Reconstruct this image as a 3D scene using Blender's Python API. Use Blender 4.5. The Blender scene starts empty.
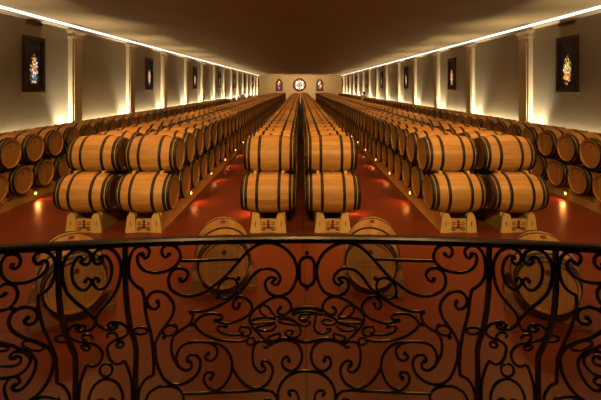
import bpy, bmesh, math, random
from mathutils import Vector, Matrix
random.seed(7)
SC = bpy.context.scene
COL = SC.collection
PI = math.pi
# wrought-iron pattern, metres on the railing: (sideways from its middle, height)
IRON_HALF = [['scroll',0.0066,'s',[[-1.1112,1.7792],[-1.1148,1.7688],[-1.1013,1.7637],[-1.0864,1.7752],[-1.0828,1.7963],[-1.0909,1.8122],[-1.109,1.8197],[-1.1327,1.8139],[-1.147,1.7912],[-1.1492,1.7661],[-1.1426,1.7377],[-1.1247,1.7195],[-1.0977,1.7085],[-1.0659,1.7083],[-1.0384,1.7162],[-1.0107,1.732],[-0.9944,1.7524],[-0.9902,1.7706],[-0.9958,1.7849],[-1.007,1.7903]]],['strap',0.0066,'s',[[-1.0139,1.7805],[-1.02,1.7727],[-1.0311,1.7787],[-1.0384,1.7956],[-1.0329,1.8116],[-1.0153,1.8206],[-0.9944,1.8192],[-0.9756,1.8041],[-0.9648,1.7802],[-0.9629,1.7491],[-0.9686,1.7185],[-0.9789,1.6909],[-0.999,1.6682],[-1.0227,1.6555]]],['strap',0.0068,'',[[-1.0227,1.6555],[-1.0275,1.6112],[-1.0245,1.5658],[-1.0229,1.5076],[-1.0186,1.4664],[-1.0197,1.4306],[-1.0195,1.3463],[-1.0206,1.2934],[-1.0198,1.241]]],['strap',0.0062,'',[[-1.0198,1.241],[-0.9973,1.2262],[-0.9802,1.1999],[-0.9709,1.1654],[-0.9618,1.0087]]],['scroll',0.0066,'s',[[-1.1336,1.6735],[-1.1434,1.6638],[-1.1603,1.6725],[-1.17,1.6972],[-1.1625,1.6916],[-1.1514,1.7006],[-1.1381,1.7085],[-1.1202,1.7084],[-1.1045,1.6989],[-1.0968,1.687],[-1.0923,1.6712],[-1.0964,1.6505],[-1.1097,1.6292],[-1.1293,1.6124],[-1.1568,1.6055],[-1.1877,1.6063],[-1.2163,1.6262]]],['scroll',0.0075,'s',[[-1.0676,1.5676],[-1.0803,1.5574],[-1.0769,1.5408],[-1.0566,1.5382],[-1.0361,1.5583],[-1.0314,1.5835],[-1.0436,1.6028],[-1.0657,1.6123],[-1.0936,1.608],[-1.1153,1.5942],[-1.1299,1.569],[-1.1344,1.5355],[-1.1238,1.5046],[-1.1017,1.4783],[-1.0785,1.4602],[-1.0553,1.4363],[-1.034,1.4081],[-1.0272,1.369],[-1.0303,1.3245],[-1.0434,1.274],[-1.065,1.2315],[-1.0963,1.1965],[-1.1179,1.1833]]],['scroll',0.0066,'e',[[-1.1921,1.4691],[-1.159,1.4472],[-1.1287,1.4132],[-1.1021,1.3837],[-1.0947,1.3501],[-1.0958,1.3198],[-1.1107,1.2794],[-1.1346,1.2436],[-1.1585,1.2278],[-1.1772,1.2328],[-1.1837,1.2462],[-1.1731,1.2507]]],['scroll',0.0066,'e',[[-1.2352,1.2858],[-1.2093,1.2837],[-1.1775,1.2854],[-1.1446,1.3003],[-1.1213,1.3265],[-1.1106,1.3614],[-1.1174,1.3863],[-1.1365,1.4038],[-1.158,1.4016],[-1.1756,1.383],[-1.1737,1.3675],[-1.1619,1.3721]]],['curl',0.006,'',[[-1.161,1.3754],[-1.149,1.3808],[-1.1422,1.3669],[-1.1479,1.3452],[-1.1636,1.3337],[-1.19,1.3323],[-1.2208,1.3407],[-1.2309,1.3448]]],['curl',0.006,'',[[-1.171,1.2528],[-1.1562,1.2585],[-1.1579,1.2736],[-1.1733,1.2848],[-1.1945,1.2775],[-1.208,1.2539],[-1.2087,1.2273],[-1.1979,1.1949]]],['curl',0.005,'',[[-1.2106,1.4161],[-1.1908,1.414],[-1.171,1.4192],[-1.1683,1.4348],[-1.1895,1.4476],[-1.1973,1.4543]]],['arch',0.006,'',[[-1.1027,1.1812],[-1.0799,1.1901],[-1.0525,1.1889],[-1.0247,1.1781],[-1.0107,1.1679],[-0.9954,1.0131]]],['strap',0.0064,'s',[[-0.6453,1.7874],[-0.6371,1.7743],[-0.6254,1.7823],[-0.6198,1.8023],[-0.632,1.8197],[-0.6534,1.8249],[-0.6737,1.8162],[-0.6904,1.7905],[-0.6979,1.7486],[-0.6949,1.7062],[-0.6788,1.6763],[-0.6562,1.6563],[-0.6479,1.6499]]],['strap',0.0068,'',[[-0.6479,1.6499],[-0.6432,1.6151],[-0.641,1.5626],[-0.6399,1.5093],[-0.6364,1.4596],[-0.6424,1.3799],[-0.6441,1.3297],[-0.6432,1.2887],[-0.6444,1.2353]]],['strap',0.0062,'',[[-0.6444,1.2353],[-0.6746,1.222],[-0.6938,1.1956],[-0.7032,1.1622],[-0.705,1.136],[-0.7047,0.9827]]],['scroll',0.0064,'se',[[-0.6483,1.7929],[-0.6595,1.7933],[-0.6656,1.7762],[-0.661,1.7511],[-0.6432,1.7301],[-0.6126,1.718],[-0.5802,1.7166],[-0.5492,1.7233],[-0.5233,1.7383],[-0.505,1.7616],[-0.5014,1.7829],[-0.5118,1.8073],[-0.5337,1.8224],[-0.557,1.8222],[-0.5725,1.8068],[-0.5709,1.7854],[-0.557,1.7764],[-0.5451,1.7871]]],['bar',0.0062,'',[[-0.5077,1.7585],[-0.4237,1.7579],[-0.3443,1.759],[-0.2722,1.7596]]],['scroll',0.0066,'se',[[-0.5024,1.6894],[-0.5014,1.6781],[-0.4842,1.6807],[-0.4721,1.7016],[-0.4789,1.7206],[-0.4998,1.7304],[-0.5233,1.7276],[-0.5409,1.7096],[-0.5482,1.6833],[-0.5418,1.6531],[-0.532,1.6392],[-0.5041,1.6216],[-0.4703,1.6143],[-0.4305,1.6197],[-0.3982,1.6354],[-0.3737,1.6539],[-0.3496,1.672],[-0.3123,1.7066],[-0.2722,1.7526],[-0.2572,1.7685],[-0.233,1.7935],[-0.198,1.8157],[-0.1576,1.8238],[-0.1171,1.8159],[-0.0793,1.7935],[-0.0511,1.7582],[-0.0392,1.7149],[-0.0441,1.6716],[-0.0631,1.6316],[-0.0849,1.6139],[-0.1121,1.6071],[-0.1392,1.611],[-0.1607,1.6301],[-0.1679,1.6618],[-0.1576,1.679],[-0.1414,1.6863],[-0.129,1.6786]]],['scroll',0.0064,'se',[[-0.1387,1.6641],[-0.1269,1.6538],[-0.1117,1.6639],[-0.1074,1.6855],[-0.1252,1.71],[-0.1576,1.7211],[-0.1927,1.7135],[-0.2223,1.6869],[-0.2521,1.6459],[-0.2867,1.6115],[-0.325,1.5861],[-0.3578,1.5665],[-0.4016,1.549],[-0.4341,1.5438],[-0.467,1.5455]]],['curl',0.0064,'e',[[-0.461,1.5418],[-0.4624,1.5148],[-0.4781,1.4834],[-0.5131,1.4534],[-0.5443,1.4271],[-0.5601,1.3927],[-0.5695,1.3449],[-0.5612,1.2999],[-0.5382,1.2626],[-0.5121,1.2466],[-0.4898,1.2566],[-0.4899,1.2774],[-0.501,1.2858]]],['scroll',0.0066,'s',[[-0.5927,1.5976],[-0.5885,1.5799],[-0.6021,1.5661],[-0.6225,1.572],[-0.6331,1.5942],[-0.6276,1.6199],[-0.6086,1.6385],[-0.5828,1.6406],[-0.5586,1.6278],[-0.5381,1.5994],[-0.5306,1.568],[-0.543,1.5263],[-0.5704,1.4838],[-0.5974,1.4463],[-0.6185,1.4053],[-0.6315,1.3763],[-0.6336,1.3017],[-0.617,1.2458],[-0.5995,1.2152],[-0.5687,1.1937],[-0.5317,1.19],[-0.4945,1.2035],[-0.4635,1.2319],[-0.4511,1.2672],[-0.4559,1.2936],[-0.4753,1.3132],[-0.4971,1.3117],[-0.5082,1.2945],[-0.5036,1.2807]]],['frame_bar',0.006,'',[[-0.5252,1.1492],[-0.4317,1.1476],[-0.3372,1.1476],[-0.2418,1.148],[-0.1865,1.1503],[-0.148,1.1434],[-0.13,1.1217],[-0.1248,1.1032],[-0.1254,0.9549]]],['arch',0.006,'',[[-0.6749,1.1334],[-0.6592,1.1648],[-0.6259,1.184],[-0.6177,1.1871],[-0.5748,1.1841],[-0.544,1.172],[-0.5252,1.1492],[-0.521,1.1223],[-0.5181,0.9695]]],['scroll',0.0064,'e',[[-0.5432,1.2641],[-0.5513,1.3027],[-0.5362,1.3463],[-0.5022,1.3727],[-0.4522,1.378],[-0.4097,1.3684],[-0.382,1.3381],[-0.3813,1.3106],[-0.3977,1.2858],[-0.4185,1.284],[-0.4319,1.3013],[-0.4177,1.3157]]],['scroll',0.0064,'e',[[-0.4278,1.3747],[-0.3847,1.3687],[-0.3492,1.3402],[-0.3259,1.3014],[-0.3186,1.252],[-0.3298,1.2082],[-0.3563,1.1713],[-0.3878,1.1582],[-0.4194,1.1711],[-0.437,1.2003],[-0.4321,1.2265],[-0.4121,1.2369],[-0.3956,1.2235],[-0.4082,1.2077]]],['scroll',0.0064,'',[[-0.3186,1.2584],[-0.309,1.2327],[-0.2866,1.199],[-0.2887,1.2003],[-0.2568,1.1708],[-0.2185,1.159],[-0.1801,1.1688],[-0.1545,1.1969],[-0.1449,1.2348],[-0.1578,1.2637],[-0.1803,1.2749],[-0.1944,1.2644],[-0.1892,1.2509]]],['scroll',0.006,'s',[[-0.1854,1.2534],[-0.1757,1.2386],[-0.1917,1.2256],[-0.211,1.2343],[-0.2264,1.2588],[-0.2314,1.2948],[-0.2257,1.3362],[-0.2108,1.3613],[-0.1883,1.3695],[-0.1708,1.3602],[-0.1624,1.3431],[-0.1734,1.3336],[-0.1848,1.3408]]],['scroll',0.0064,'e',[[-0.1573,1.3458],[-0.1216,1.368],[-0.0833,1.3727],[-0.0452,1.3565],[-0.0234,1.3195],[-0.0209,1.2782],[-0.0389,1.2433],[-0.0678,1.2288],[-0.0936,1.2405],[-0.1051,1.2629],[-0.0981,1.2853],[-0.0807,1.29],[-0.0749,1.2734]]],['curl',0.0056,'s',[[-0.071,1.1289],[-0.08,1.1357],[-0.0678,1.1479],[-0.0453,1.1422],[-0.035,1.1207],[-0.035,1.1011]]],['curl',0.0056,'',[[-0.183,1.1092],[-0.1671,1.115],[-0.151,1.1098]]],['scroll',0.0062,'se',[[-0.2714,1.5757],[-0.2775,1.5544],[-0.2927,1.5529],[-0.2984,1.5729],[-0.2871,1.595],[-0.2691,1.6063],[-0.2397,1.5927],[-0.2224,1.5656],[-0.2278,1.5361],[-0.2481,1.5094],[-0.2735,1.495],[-0.3004,1.4834],[-0.3308,1.479],[-0.3576,1.4871],[-0.3743,1.4974]]],['scroll',0.0064,'',[[-0.365,1.4984],[-0.3456,1.5031],[-0.3473,1.5196],[-0.3708,1.5308],[-0.4086,1.5291],[-0.4397,1.5102],[-0.4566,1.4836],[-0.4482,1.4529],[-0.4202,1.4141],[-0.3728,1.3859],[-0.3175,1.3737],[-0.2819,1.3722],[-0.2533,1.3774],[-0.2465,1.3772]]],['curl',0.0058,'se',[[-0.3323,1.4611],[-0.3563,1.468],[-0.3689,1.4524],[-0.3578,1.4271],[-0.3203,1.4106],[-0.2795,1.4097],[-0.2518,1.4024],[-0.2328,1.4192],[-0.2377,1.4467],[-0.2536,1.4579],[-0.2731,1.4562],[-0.2806,1.4318],[-0.2704,1.4189]]],['scroll',0.0062,'s',[[-0.1071,1.5556],[-0.1184,1.5408],[-0.1121,1.5216],[-0.0885,1.52],[-0.0679,1.5403],[-0.0645,1.5664],[-0.0823,1.5932],[-0.1122,1.6024],[-0.1449,1.5939],[-0.1832,1.5708],[-0.2168,1.5393],[-0.2335,1.5055],[-0.2316,1.4743],[-0.2109,1.4293],[-0.1846,1.3887],[-0.1656,1.3622]]],['leaf',0.005,'',[[-0.1289,1.5102],[-0.1432,1.531],[-0.1552,1.5549],[-0.1778,1.566],[-0.1918,1.5522],[-0.1835,1.5228],[-0.1577,1.5038],[-0.1289,1.5068]]],['leaf',0.0058,'',[[-0.1275,1.4964],[-0.1604,1.5038],[-0.1907,1.5031],[-0.2253,1.4908],[-0.222,1.4775],[-0.1751,1.4764],[-0.1295,1.4825]]],['leaf',0.0058,'',[[-0.1296,1.4756],[-0.1645,1.4634],[-0.2037,1.4563],[-0.1994,1.4347],[-0.149,1.4318],[-0.1268,1.4577]]],['leaf',0.0052,'',[[-0.1101,1.4129],[-0.1386,1.4048],[-0.1647,1.3882],[-0.1522,1.3722],[-0.1223,1.3787],[-0.1102,1.4067]]]]
IRON_HH = [['heart_scroll',0.0068,'se',[[-0.8025,1.7847],[-0.7927,1.7747],[-0.806,1.7618],[-0.8221,1.7659],[-0.83,1.7847],[-0.8241,1.8052],[-0.8035,1.8198],[-0.7788,1.8222],[-0.754,1.8094],[-0.7366,1.7849],[-0.7271,1.7501],[-0.7291,1.7081],[-0.7431,1.6588],[-0.772,1.6149],[-0.8042,1.58],[-0.8248,1.5485],[-0.8327,1.5248],[-0.8269,1.5054],[-0.8099,1.4862],[-0.7857,1.479],[-0.7648,1.4825],[-0.7569,1.4974],[-0.7694,1.5026]]],['heart_scroll',0.0062,'e',[[-0.801,1.7909],[-0.7862,1.7927],[-0.7714,1.7762],[-0.7615,1.7467],[-0.764,1.7101],[-0.7739,1.6844],[-0.7936,1.6647],[-0.8133,1.666],[-0.829,1.6853],[-0.829,1.701],[-0.8158,1.709],[-0.8094,1.6971]]],['heart_scroll',0.0062,'s',[[-0.7849,1.4844],[-0.7913,1.4986],[-0.7859,1.5102],[-0.7673,1.5165],[-0.7432,1.5076],[-0.7246,1.4877],[-0.7207,1.4614],[-0.735,1.4387],[-0.7592,1.4234],[-0.7806,1.416],[-0.7941,1.4084],[-0.8135,1.3885],[-0.8225,1.3577],[-0.8189,1.3244],[-0.8025,1.2992],[-0.781,1.2938],[-0.7609,1.3055]]],['curl',0.0058,'e',[[-0.8051,1.437],[-0.8014,1.4568],[-0.7762,1.4619],[-0.7676,1.4367],[-0.7772,1.4173],[-0.7535,1.3988],[-0.7589,1.3788],[-0.7757,1.3738],[-0.7831,1.3901],[-0.7723,1.4008]]],['strap',0.0062,'',[[-0.7609,1.3055],[-0.747,1.2714],[-0.7347,1.2269],[-0.7303,1.1832],[-0.7296,1.1381],[-0.7246,0.9843]]],['arch',0.0062,'',[[-0.8323,1.2365],[-0.8177,1.2332],[-0.7911,1.2165],[-0.7731,1.184],[-0.7659,1.1414],[-0.7624,0.9876]]],['curl',0.0056,'',[[-0.8238,1.1469],[-0.8099,1.1545],[-0.7932,1.1439]]]]
IRON_CEN = [['monogram',0.0052,'',[[-0.1289,1.5102],[-0.086,1.5028],[-0.0474,1.4817],[-0.0279,1.4427],[-0.0268,1.4098],[-0.0468,1.3888],[-0.0764,1.3946],[-0.0903,1.4103],[-0.0815,1.429],[-0.0618,1.4288],[-0.0591,1.4123],[-0.0717,1.4078]]],['monogram',0.0052,'',[[-0.0363,1.4616],[-0.0808,1.4715],[-0.1085,1.4788],[-0.1166,1.4914],[-0.0971,1.496],[-0.0639,1.4908],[-0.0363,1.4711],[-0.0084,1.4582],[0.0138,1.4711],[0.0054,1.4864],[-0.0196,1.4836],[-0.0329,1.4976],[-0.0263,1.5141],[-0.0031,1.5209],[0.0107,1.5092],[-0.0019,1.4947],[-0.0279,1.4934]]],['monogram',0.0052,'',[[0.0369,1.5196],[0.0335,1.4851],[0.0302,1.4468],[0.0432,1.4178],[0.0717,1.4101],[0.0965,1.4267],[0.0987,1.4433],[0.082,1.439]]],['monogram',0.0052,'',[[-0.0303,1.5024],[-0.0138,1.5182],[0.0358,1.5224],[0.0744,1.5164],[0.1163,1.4962],[0.1224,1.4789],[0.1034,1.4655],[0.0766,1.4668],[0.0613,1.4797],[0.076,1.4937],[0.1027,1.4891]]]]
IRON_POST = [[[-0.951,1.8314],[-0.952,1.7472],[-0.952,1.6706],[-0.9525,1.5583],[-0.9503,1.4745],[-0.9518,1.4158],[-0.9475,1.3527],[-0.9499,1.2848],[-0.9498,1.1629],[-0.9448,1.0065]],[[-0.7115,1.8341],[-0.71,1.6537],[-0.7085,1.5348],[-0.7104,1.4427],[-0.7082,1.398],[-0.7158,1.2626],[-0.7139,1.1391],[-0.7087,0.983]]]
IRON_RING = [['ring',[-1.0819,1.4276],[-1.0503,1.4078],[-1.0942,1.4037]],['collar',[-0.9675,1.4506],[-0.9413,1.4468],[-0.9731,1.4311]],['collar',[-0.6731,1.4599],[-0.6471,1.4574],[-0.6769,1.441]],['ring',[-0.5594,1.4527],[-0.5297,1.4642],[-0.5587,1.4253]],['ring',[-0.3179,1.6422],[-0.2818,1.6707],[-0.3009,1.6092]],['ring',[-0.2366,1.3703],[-0.2197,1.3698],[-0.2378,1.3486]]]
IRON_BALL = [[-0.5364,1.4803],[-0.5898,1.4145],[-0.2738,1.6825],[-0.3585,1.6066],[-0.4682,1.5435],[-0.4697,1.4804],[-1.1133,1.6085]]
IRON_AX = -0.8333
IRON_ARCH = [[-0.1222,1.1069],[-0.1211,1.146],[-0.1044,1.1834],[-0.0742,1.2117],[-0.0389,1.2255],[0.0017,1.2286]]
IRON_OV = [[0.0005,1.7085],[0.0302,1.7085],[0.0005,1.7659],[0.0005,1.6487],[0.0005,1.7823],[0.0005,1.6378]]
IRON_TOPARC = [[-0.0647,1.5355],[-0.0306,1.5489],[0.0022,1.5529]]
IRON_BOTARC = [[-0.1656,1.3622],[-0.1339,1.3694],[-0.0937,1.3814],[-0.0423,1.373],[0.0019,1.3626]]
IRON_HR = [[-0.8326,1.2728],[-0.8079,1.2705]]
LP=dict(aisle=16,wall=12,up=720,wash=22,streak=200,down=27,first=.5,key=1950,bsp=470,rail=210,end=1300,exp=0.)
# ------------------------------------------------------------------ helpers
def obj(name, mesh, parent=None, mats=None):
    o = bpy.data.objects.new(name, mesh)
    COL.objects.link(o)
    if parent is not None: o.parent = parent
    if mats and not mesh.materials:
        for m in (mats if isinstance(mats, (list, tuple)) else [mats]): mesh.materials.append(m)
    return o
def empty(name, loc=(0,0,0), rz=0):
    o = bpy.data.objects.new(name, None); COL.objects.link(o)
    o.location = loc; o.rotation_euler = (0,0,rz); o.empty_display_size = .1
    return o
def tag(o, label, cat, group=None):
    o['label'] = label; o['category'] = cat
    if group: o['group'] = group
    return o
def struct(o):
    o['kind'] = 'structure'; return o
class MB:
    """collects verts / faces / uv / material index for one mesh"""
    def __init__(s): s.v=[]; s.f=[]; s.m=[]; s.uv=[]; s.smooth=[]
    def add(s, vs, fs, mi=0, uvs=None, smooth=False):
        b=len(s.v); s.v.extend([tuple(p) for p in vs])
        for k,f in enumerate(fs):
            s.f.append([i+b for i in f]); s.m.append(mi); s.smooth.append(smooth)
            s.uv.append(uvs[k] if uvs else [(0,0)]*len(f))
    def box(s, lo, hi, mi=0, M=None):
        x0,y0,z0=lo; x1,y1,z1=hi
        vs=[(x0,y0,z0),(x1,y0,z0),(x1,y1,z0),(x0,y1,z0),(x0,y0,z1),(x1,y0,z1),(x1,y1,z1),(x0,y1,z1)]
        if M: vs=[M@Vector(p) for p in vs]
        s.add(vs,[(0,3,2,1),(4,5,6,7),(0,1,5,4),(1,2,6,5),(2,3,7,6),(3,0,4,7)],mi)
    def prism(s, poly, y0, y1, mi=0, axes='xzy', M=None):
        """poly in 2D extruded along the third axis; axes names the plane and the extrusion"""
        idx={'x':0,'y':1,'z':2}; a,b,c=[idx[q] for q in axes]
        n=len(poly); vs=[]
        for yy in (y0,y1):
            for p in poly:
                w=[0,0,0]; w[a]=p[0]; w[b]=p[1]; w[c]=yy; vs.append(w)
        if M: vs=[M@Vector(p) for p in vs]
        fs=[tuple(range(n)),tuple(range(2*n-1,n-1,-1))]+[(i,i+n,(i+1)%n+n,(i+1)%n) for i in range(n)]
        s.add(vs,fs,mi)
    def lathe(s, prof, seg=24, axis='z', mi=0, M=None, cap=True):
        n=len(prof); vs=[]
        for r,t in prof:
            for k in range(seg):
                a=2*PI*k/seg; c,d=r*math.cos(a),r*math.sin(a)
                vs.append((c,d,t) if axis=='z' else (t,c,d) if axis=='x' else (c,t,d))
        if M: vs=[M@Vector(p) for p in vs]
        fs=[]
        for i in range(n-1):
            for k in range(seg):
                fs.append((i*seg+k,i*seg+(k+1)%seg,(i+1)*seg+(k+1)%seg,(i+1)*seg+k))
        s.add(vs,fs,mi,smooth=True)
        if cap: s.add([vs[k] for k in range(seg)],[tuple(range(seg))[::-1]],mi); s.add([vs[(n-1)*seg+k] for k in range(seg)],[tuple(range(seg))],mi)
    def ball(s, c, r, seg=10, rings=6, mi=0, sc=(1,1,1)):
        vs=[]; fs=[]
        for i in range(rings+1):
            t=PI*i/rings
            for k in range(seg):
                a=2*PI*k/seg
                vs.append((c[0]+sc[0]*r*math.sin(t)*math.cos(a),c[1]+sc[1]*r*math.sin(t)*math.sin(a),c[2]+sc[2]*r*math.cos(t)))
        for i in range(rings):
            for k in range(seg): fs.append((i*seg+k,(i+1)*seg+k,(i+1)*seg+(k+1)%seg,i*seg+(k+1)%seg))
        s.add(vs,fs,mi,smooth=True)
    def tube(s, pts, r, seg=8, closed=False, mi=0, rect=None):
        P=[Vector(p) for p in pts]; n=len(P); vs=[]; nrm=None
        for i,p in enumerate(P):
            if closed: t=(P[(i+1)%n]-P[i-1])
            else: t=P[min(i+1,n-1)]-P[max(i-1,0)]
            t.normalize()
            if nrm is None:
                ref=Vector((0,1,0)) if abs(t.y)<.9 else Vector((1,0,0))
                nrm=(ref-t*ref.dot(t)).normalized()
            else:
                nrm=(nrm-t*nrm.dot(t)).normalized()
            bi=t.cross(nrm); rr=r[i] if isinstance(r,(list,tuple)) else r
            for k in range(seg):
                a=2*PI*(k+.5)/seg
                cx,cy=math.cos(a),math.sin(a)
                if rect: cx=rect[0]*max(-1,min(1,cx*1.3)); cy=rect[1]*max(-1,min(1,cy*1.3))
                else: cx*=rr; cy*=rr
                vs.append(p+nrm*cx+bi*cy)
        fs=[]
        for i in range(n if closed else n-1):
            j=(i+1)%n
            for k in range(seg): fs.append((i*seg+k,i*seg+(k+1)%seg,j*seg+(k+1)%seg,j*seg+k))
        s.add(vs,fs,mi,smooth=not rect)
        if not closed: s.add(vs[:seg],[tuple(range(seg))[::-1]],mi); s.add(vs[-seg:],[tuple(range(seg))],mi)
    def mesh(s, name, mats=None):
        me=bpy.data.meshes.new(name); me.from_pydata(s.v,[],s.f)
        ul=me.uv_layers.new(name='UVMap')
        flat=[c for f in s.uv for p in f for c in p]
        ul.data.foreach_set('uv',flat)
        me.polygons.foreach_set('material_index',s.m); me.polygons.foreach_set('use_smooth',s.smooth)
        me.validate(clean_customdata=False); me.update()
        bm=bmesh.new(); bm.from_mesh(me); bmesh.ops.recalc_face_normals(bm,faces=bm.faces); bm.to_mesh(me); bm.free()
        for m in (mats if isinstance(mats,(list,tuple)) else [mats] if mats else []): me.materials.append(m)
        return me
    def build(s, name, mats, parent=None): return obj(name, s.mesh(name,mats), parent)
def catmull(pts, step):
    P=[Vector(p) for p in pts]
    if len(P)<3:
        n=max(2,int((P[1]-P[0]).length/step)); return [P[0].lerp(P[1],i/n) for i in range(n+1)]
    Q=[2*P[0]-P[1]]+P+[2*P[-1]-P[-2]]; out=[]
    for i in range(1,len(Q)-2):
        a,b,c,d=Q[i-1:i+3]; n=max(1,int(math.ceil((c-b).length/step)))
        for k in range(n):
            t=k/n
            out.append(.5*((2*b)+(c-a)*t+(2*a-5*b+4*c-d)*t*t+(3*b-a-3*c+d)*t**3))
    out.append(P[-1]); return out
# ------------------------------------------------------------------ materials
class NT:
    def __init__(s, name):
        s.m=bpy.data.materials.new(name); s.m.use_nodes=True; s.t=s.m.node_tree
        s.b=s.t.nodes['Principled BSDF']
    def n(s, typ, **kw):
        nd=s.t.nodes.new(typ)
        for k,v in kw.items():
            if k in nd.inputs: nd.inputs[k].default_value=v
            else: setattr(nd,k,v)
        return nd
    def l(s,a,b): s.t.links.new(a,b)
    def math(s, op, a, b=None, c=None):
        nd=s.t.nodes.new('ShaderNodeMath'); nd.operation=op
        for i,v in enumerate((a,b,c)):
            if v is None: continue
            if isinstance(v,(int,float)): nd.inputs[i].default_value=v
            else: s.l(v,nd.inputs[i])
        return nd.outputs[0]
    def mix(s, fac, a, b, mode='MIX'):
        nd=s.t.nodes.new('ShaderNodeMixRGB'); nd.blend_type=mode
        for i,v in enumerate((fac,a,b)):
            if isinstance(v,(int,float)): nd.inputs[i].default_value=v
            elif isinstance(v,tuple): nd.inputs[i].default_value=v if len(v)==4 else v+(1,)
            else: s.l(v,nd.inputs[i])
        return nd.outputs[0]
    def ramp(s, fac, stops):
        nd=s.t.nodes.new('ShaderNodeValToRGB'); el=nd.color_ramp.elements
        while len(el)<len(stops): el.new(.5)
        for e,(p,c) in zip(el,stops): e.position=p; e.color=c if len(c)==4 else tuple(c)+(1,)
        s.l(fac,nd.inputs[0]); return nd.outputs[0]
    def set(s, **kw):
        for k,v in kw.items():
            k=k.replace('_',' ')
            if isinstance(v,(int,float)): s.b.inputs[k].default_value=v
            elif isinstance(v,tuple): s.b.inputs[k].default_value=v if len(v)==4 or k not in ('Base Color','Emission Color') else v+(1,)
            else: s.l(v,s.b.inputs[k])
        return s.m
    def noise(s, scale, detail=3, vec=None, stretch=None):
        tc=s.n('ShaderNodeTexCoord'); nd=s.n('ShaderNodeTexNoise',Scale=scale,Detail=detail)
        v=vec or tc.outputs['Object']
        if stretch:
            mp=s.n('ShaderNodeMapping'); mp.inputs['Scale'].default_value=stretch; s.l(v,mp.inputs[0]); v=mp.outputs[0]
        s.l(v,nd.inputs['Vector']); return nd.outputs['Fac']
    def bump(s, h, strength=.2, dist=.01):
        nd=s.n('ShaderNodeBump',Strength=strength,Distance=dist); s.l(h,nd.inputs['Height']); s.l(nd.outputs[0],s.b.inputs['Normal'])
def simple(name, col, rough=.6, metal=0., var=.15, scale=8, stretch=None):
    t=NT(name); f=t.noise(scale,3,None,stretch)
    c=t.ramp(f,[(.3,tuple(x*(1-var) for x in col)),(.7,tuple(min(1,x*(1+var)) for x in col))])
    return t.set(Base_Color=c,Roughness=rough,Metallic=metal)
def mat_staves():
    t=NT('oak_staves'); uv=t.n('ShaderNodeUVMap'); sp=t.n('ShaderNodeSeparateXYZ'); t.l(uv.outputs[0],sp.inputs[0])
    u,v=sp.outputs[0],sp.outputs[1]
    k=t.math('MULTIPLY',u,26.); fl=t.math('FLOOR',k); fr=t.math('FRACT',k)
    oi=t.n('ShaderNodeObjectInfo')
    wn=t.n('ShaderNodeTexWhiteNoise',noise_dimensions='2D'); cb=t.n('ShaderNodeCombineXYZ'); t.l(fl,cb.inputs[0]); t.l(oi.outputs['Random'],cb.inputs[1]); t.l(cb.outputs[0],wn.inputs['Vector'])
    tone=t.ramp(wn.outputs['Value'],[(0,(.33,.165,.045)),(.5,(.40,.205,.060)),(1,(.47,.255,.080))])
    mp=t.n('ShaderNodeMapping'); mp.inputs['Scale'].default_value=(130,5,1); t.l(uv.outputs[0],mp.inputs[0])
    g=t.n('ShaderNodeTexNoise',Scale=1.,Detail=4.); t.l(mp.outputs[0],g.inputs['Vector'])
    c=t.mix(.5,tone,t.ramp(g.outputs['Fac'],[(.3,(.55,.5,.45)),(.65,(1,1,1))]),'MULTIPLY')
    gap=t.math('LESS_THAN',t.math('ABSOLUTE',t.math('SUBTRACT',fr,.5)),.468)
    c=t.mix(gap,t.mix(.45,c,(.06,.025,.01)),c)
    # wine stain round the bung
    du=t.math('MULTIPLY',t.math('SUBTRACT',u,.5),2.15); d=t.math('SQRT',t.math('ADD',t.math('MULTIPLY',du,du),t.math('MULTIPLY',v,v)))
    nn=t.noise(14,3); d2=t.math('ADD',d,t.math('MULTIPLY',t.math('SUBTRACT',nn,.5),.12))
    st=t.math('MULTIPLY',t.math('SUBTRACT',1.,t.math('SMOOTH_MIN',t.math('DIVIDE',d2,.13),1.,.2)),t.math('GREATER_THAN',oi.outputs['Random'],.35))
    st=t.math('MAXIMUM',st,0.)
    c=t.mix(t.math('MULTIPLY',st,.8),c,(.16,.03,.03))
    t.bump(gap,.25,.003)
    return t.set(Base_Color=c,Roughness=.55)
def mat_head():
    t=NT('oak_head'); uv=t.n('ShaderNodeUVMap'); sp=t.n('ShaderNodeSeparateXYZ'); t.l(uv.outputs[0],sp.inputs[0])
    k=t.math('MULTIPLY',sp.outputs[0],12.); fl=t.math('FLOOR',k); fr=t.math('FRACT',k)
    oi=t.n('ShaderNodeObjectInfo'); wn=t.n('ShaderNodeTexWhiteNoise',noise_dimensions='2D'); cb=t.n('ShaderNodeCombineXYZ'); t.l(fl,cb.inputs[0]); t.l(oi.outputs['Random'],cb.inputs[1]); t.l(cb.outputs[0],wn.inputs['Vector'])
    tone=t.ramp(wn.outputs['Value'],[(0,(.28,.14,.05)),(1,(.39,.20,.075))])
    mp=t.n('ShaderNodeMapping'); mp.inputs['Scale'].default_value=(60,5,1); t.l(uv.outputs[0],mp.inputs[0])
    g=t.n('ShaderNodeTexNoise',Scale=1.,Detail=4.); t.l(mp.outputs[0],g.inputs['Vector'])
    c=t.mix(.45,tone,t.ramp(g.outputs['Fac'],[(.3,(.6,.55,.5)),(.65,(1,1,1))]),'MULTIPLY')
    gap=t.math('LESS_THAN',t.math('ABSOLUTE',t.math('SUBTRACT',fr,.5)),.475)
    c=t.mix(gap,t.mix(.6,c,(.08,.035,.015)),c)
    yy=t.math('SUBTRACT',sp.outputs[1],.135); d=t.math('SQRT',t.math('ADD',t.math('MULTIPLY',sp.outputs[0],sp.outputs[0]),t.math('MULTIPLY',yy,yy)))
    return t.set(Base_Color=t.mix(t.math('MULTIPLY',t.math('LESS_THAN',d,.03),.75),c,(.05,.015,.01)),Roughness=.6)
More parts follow.
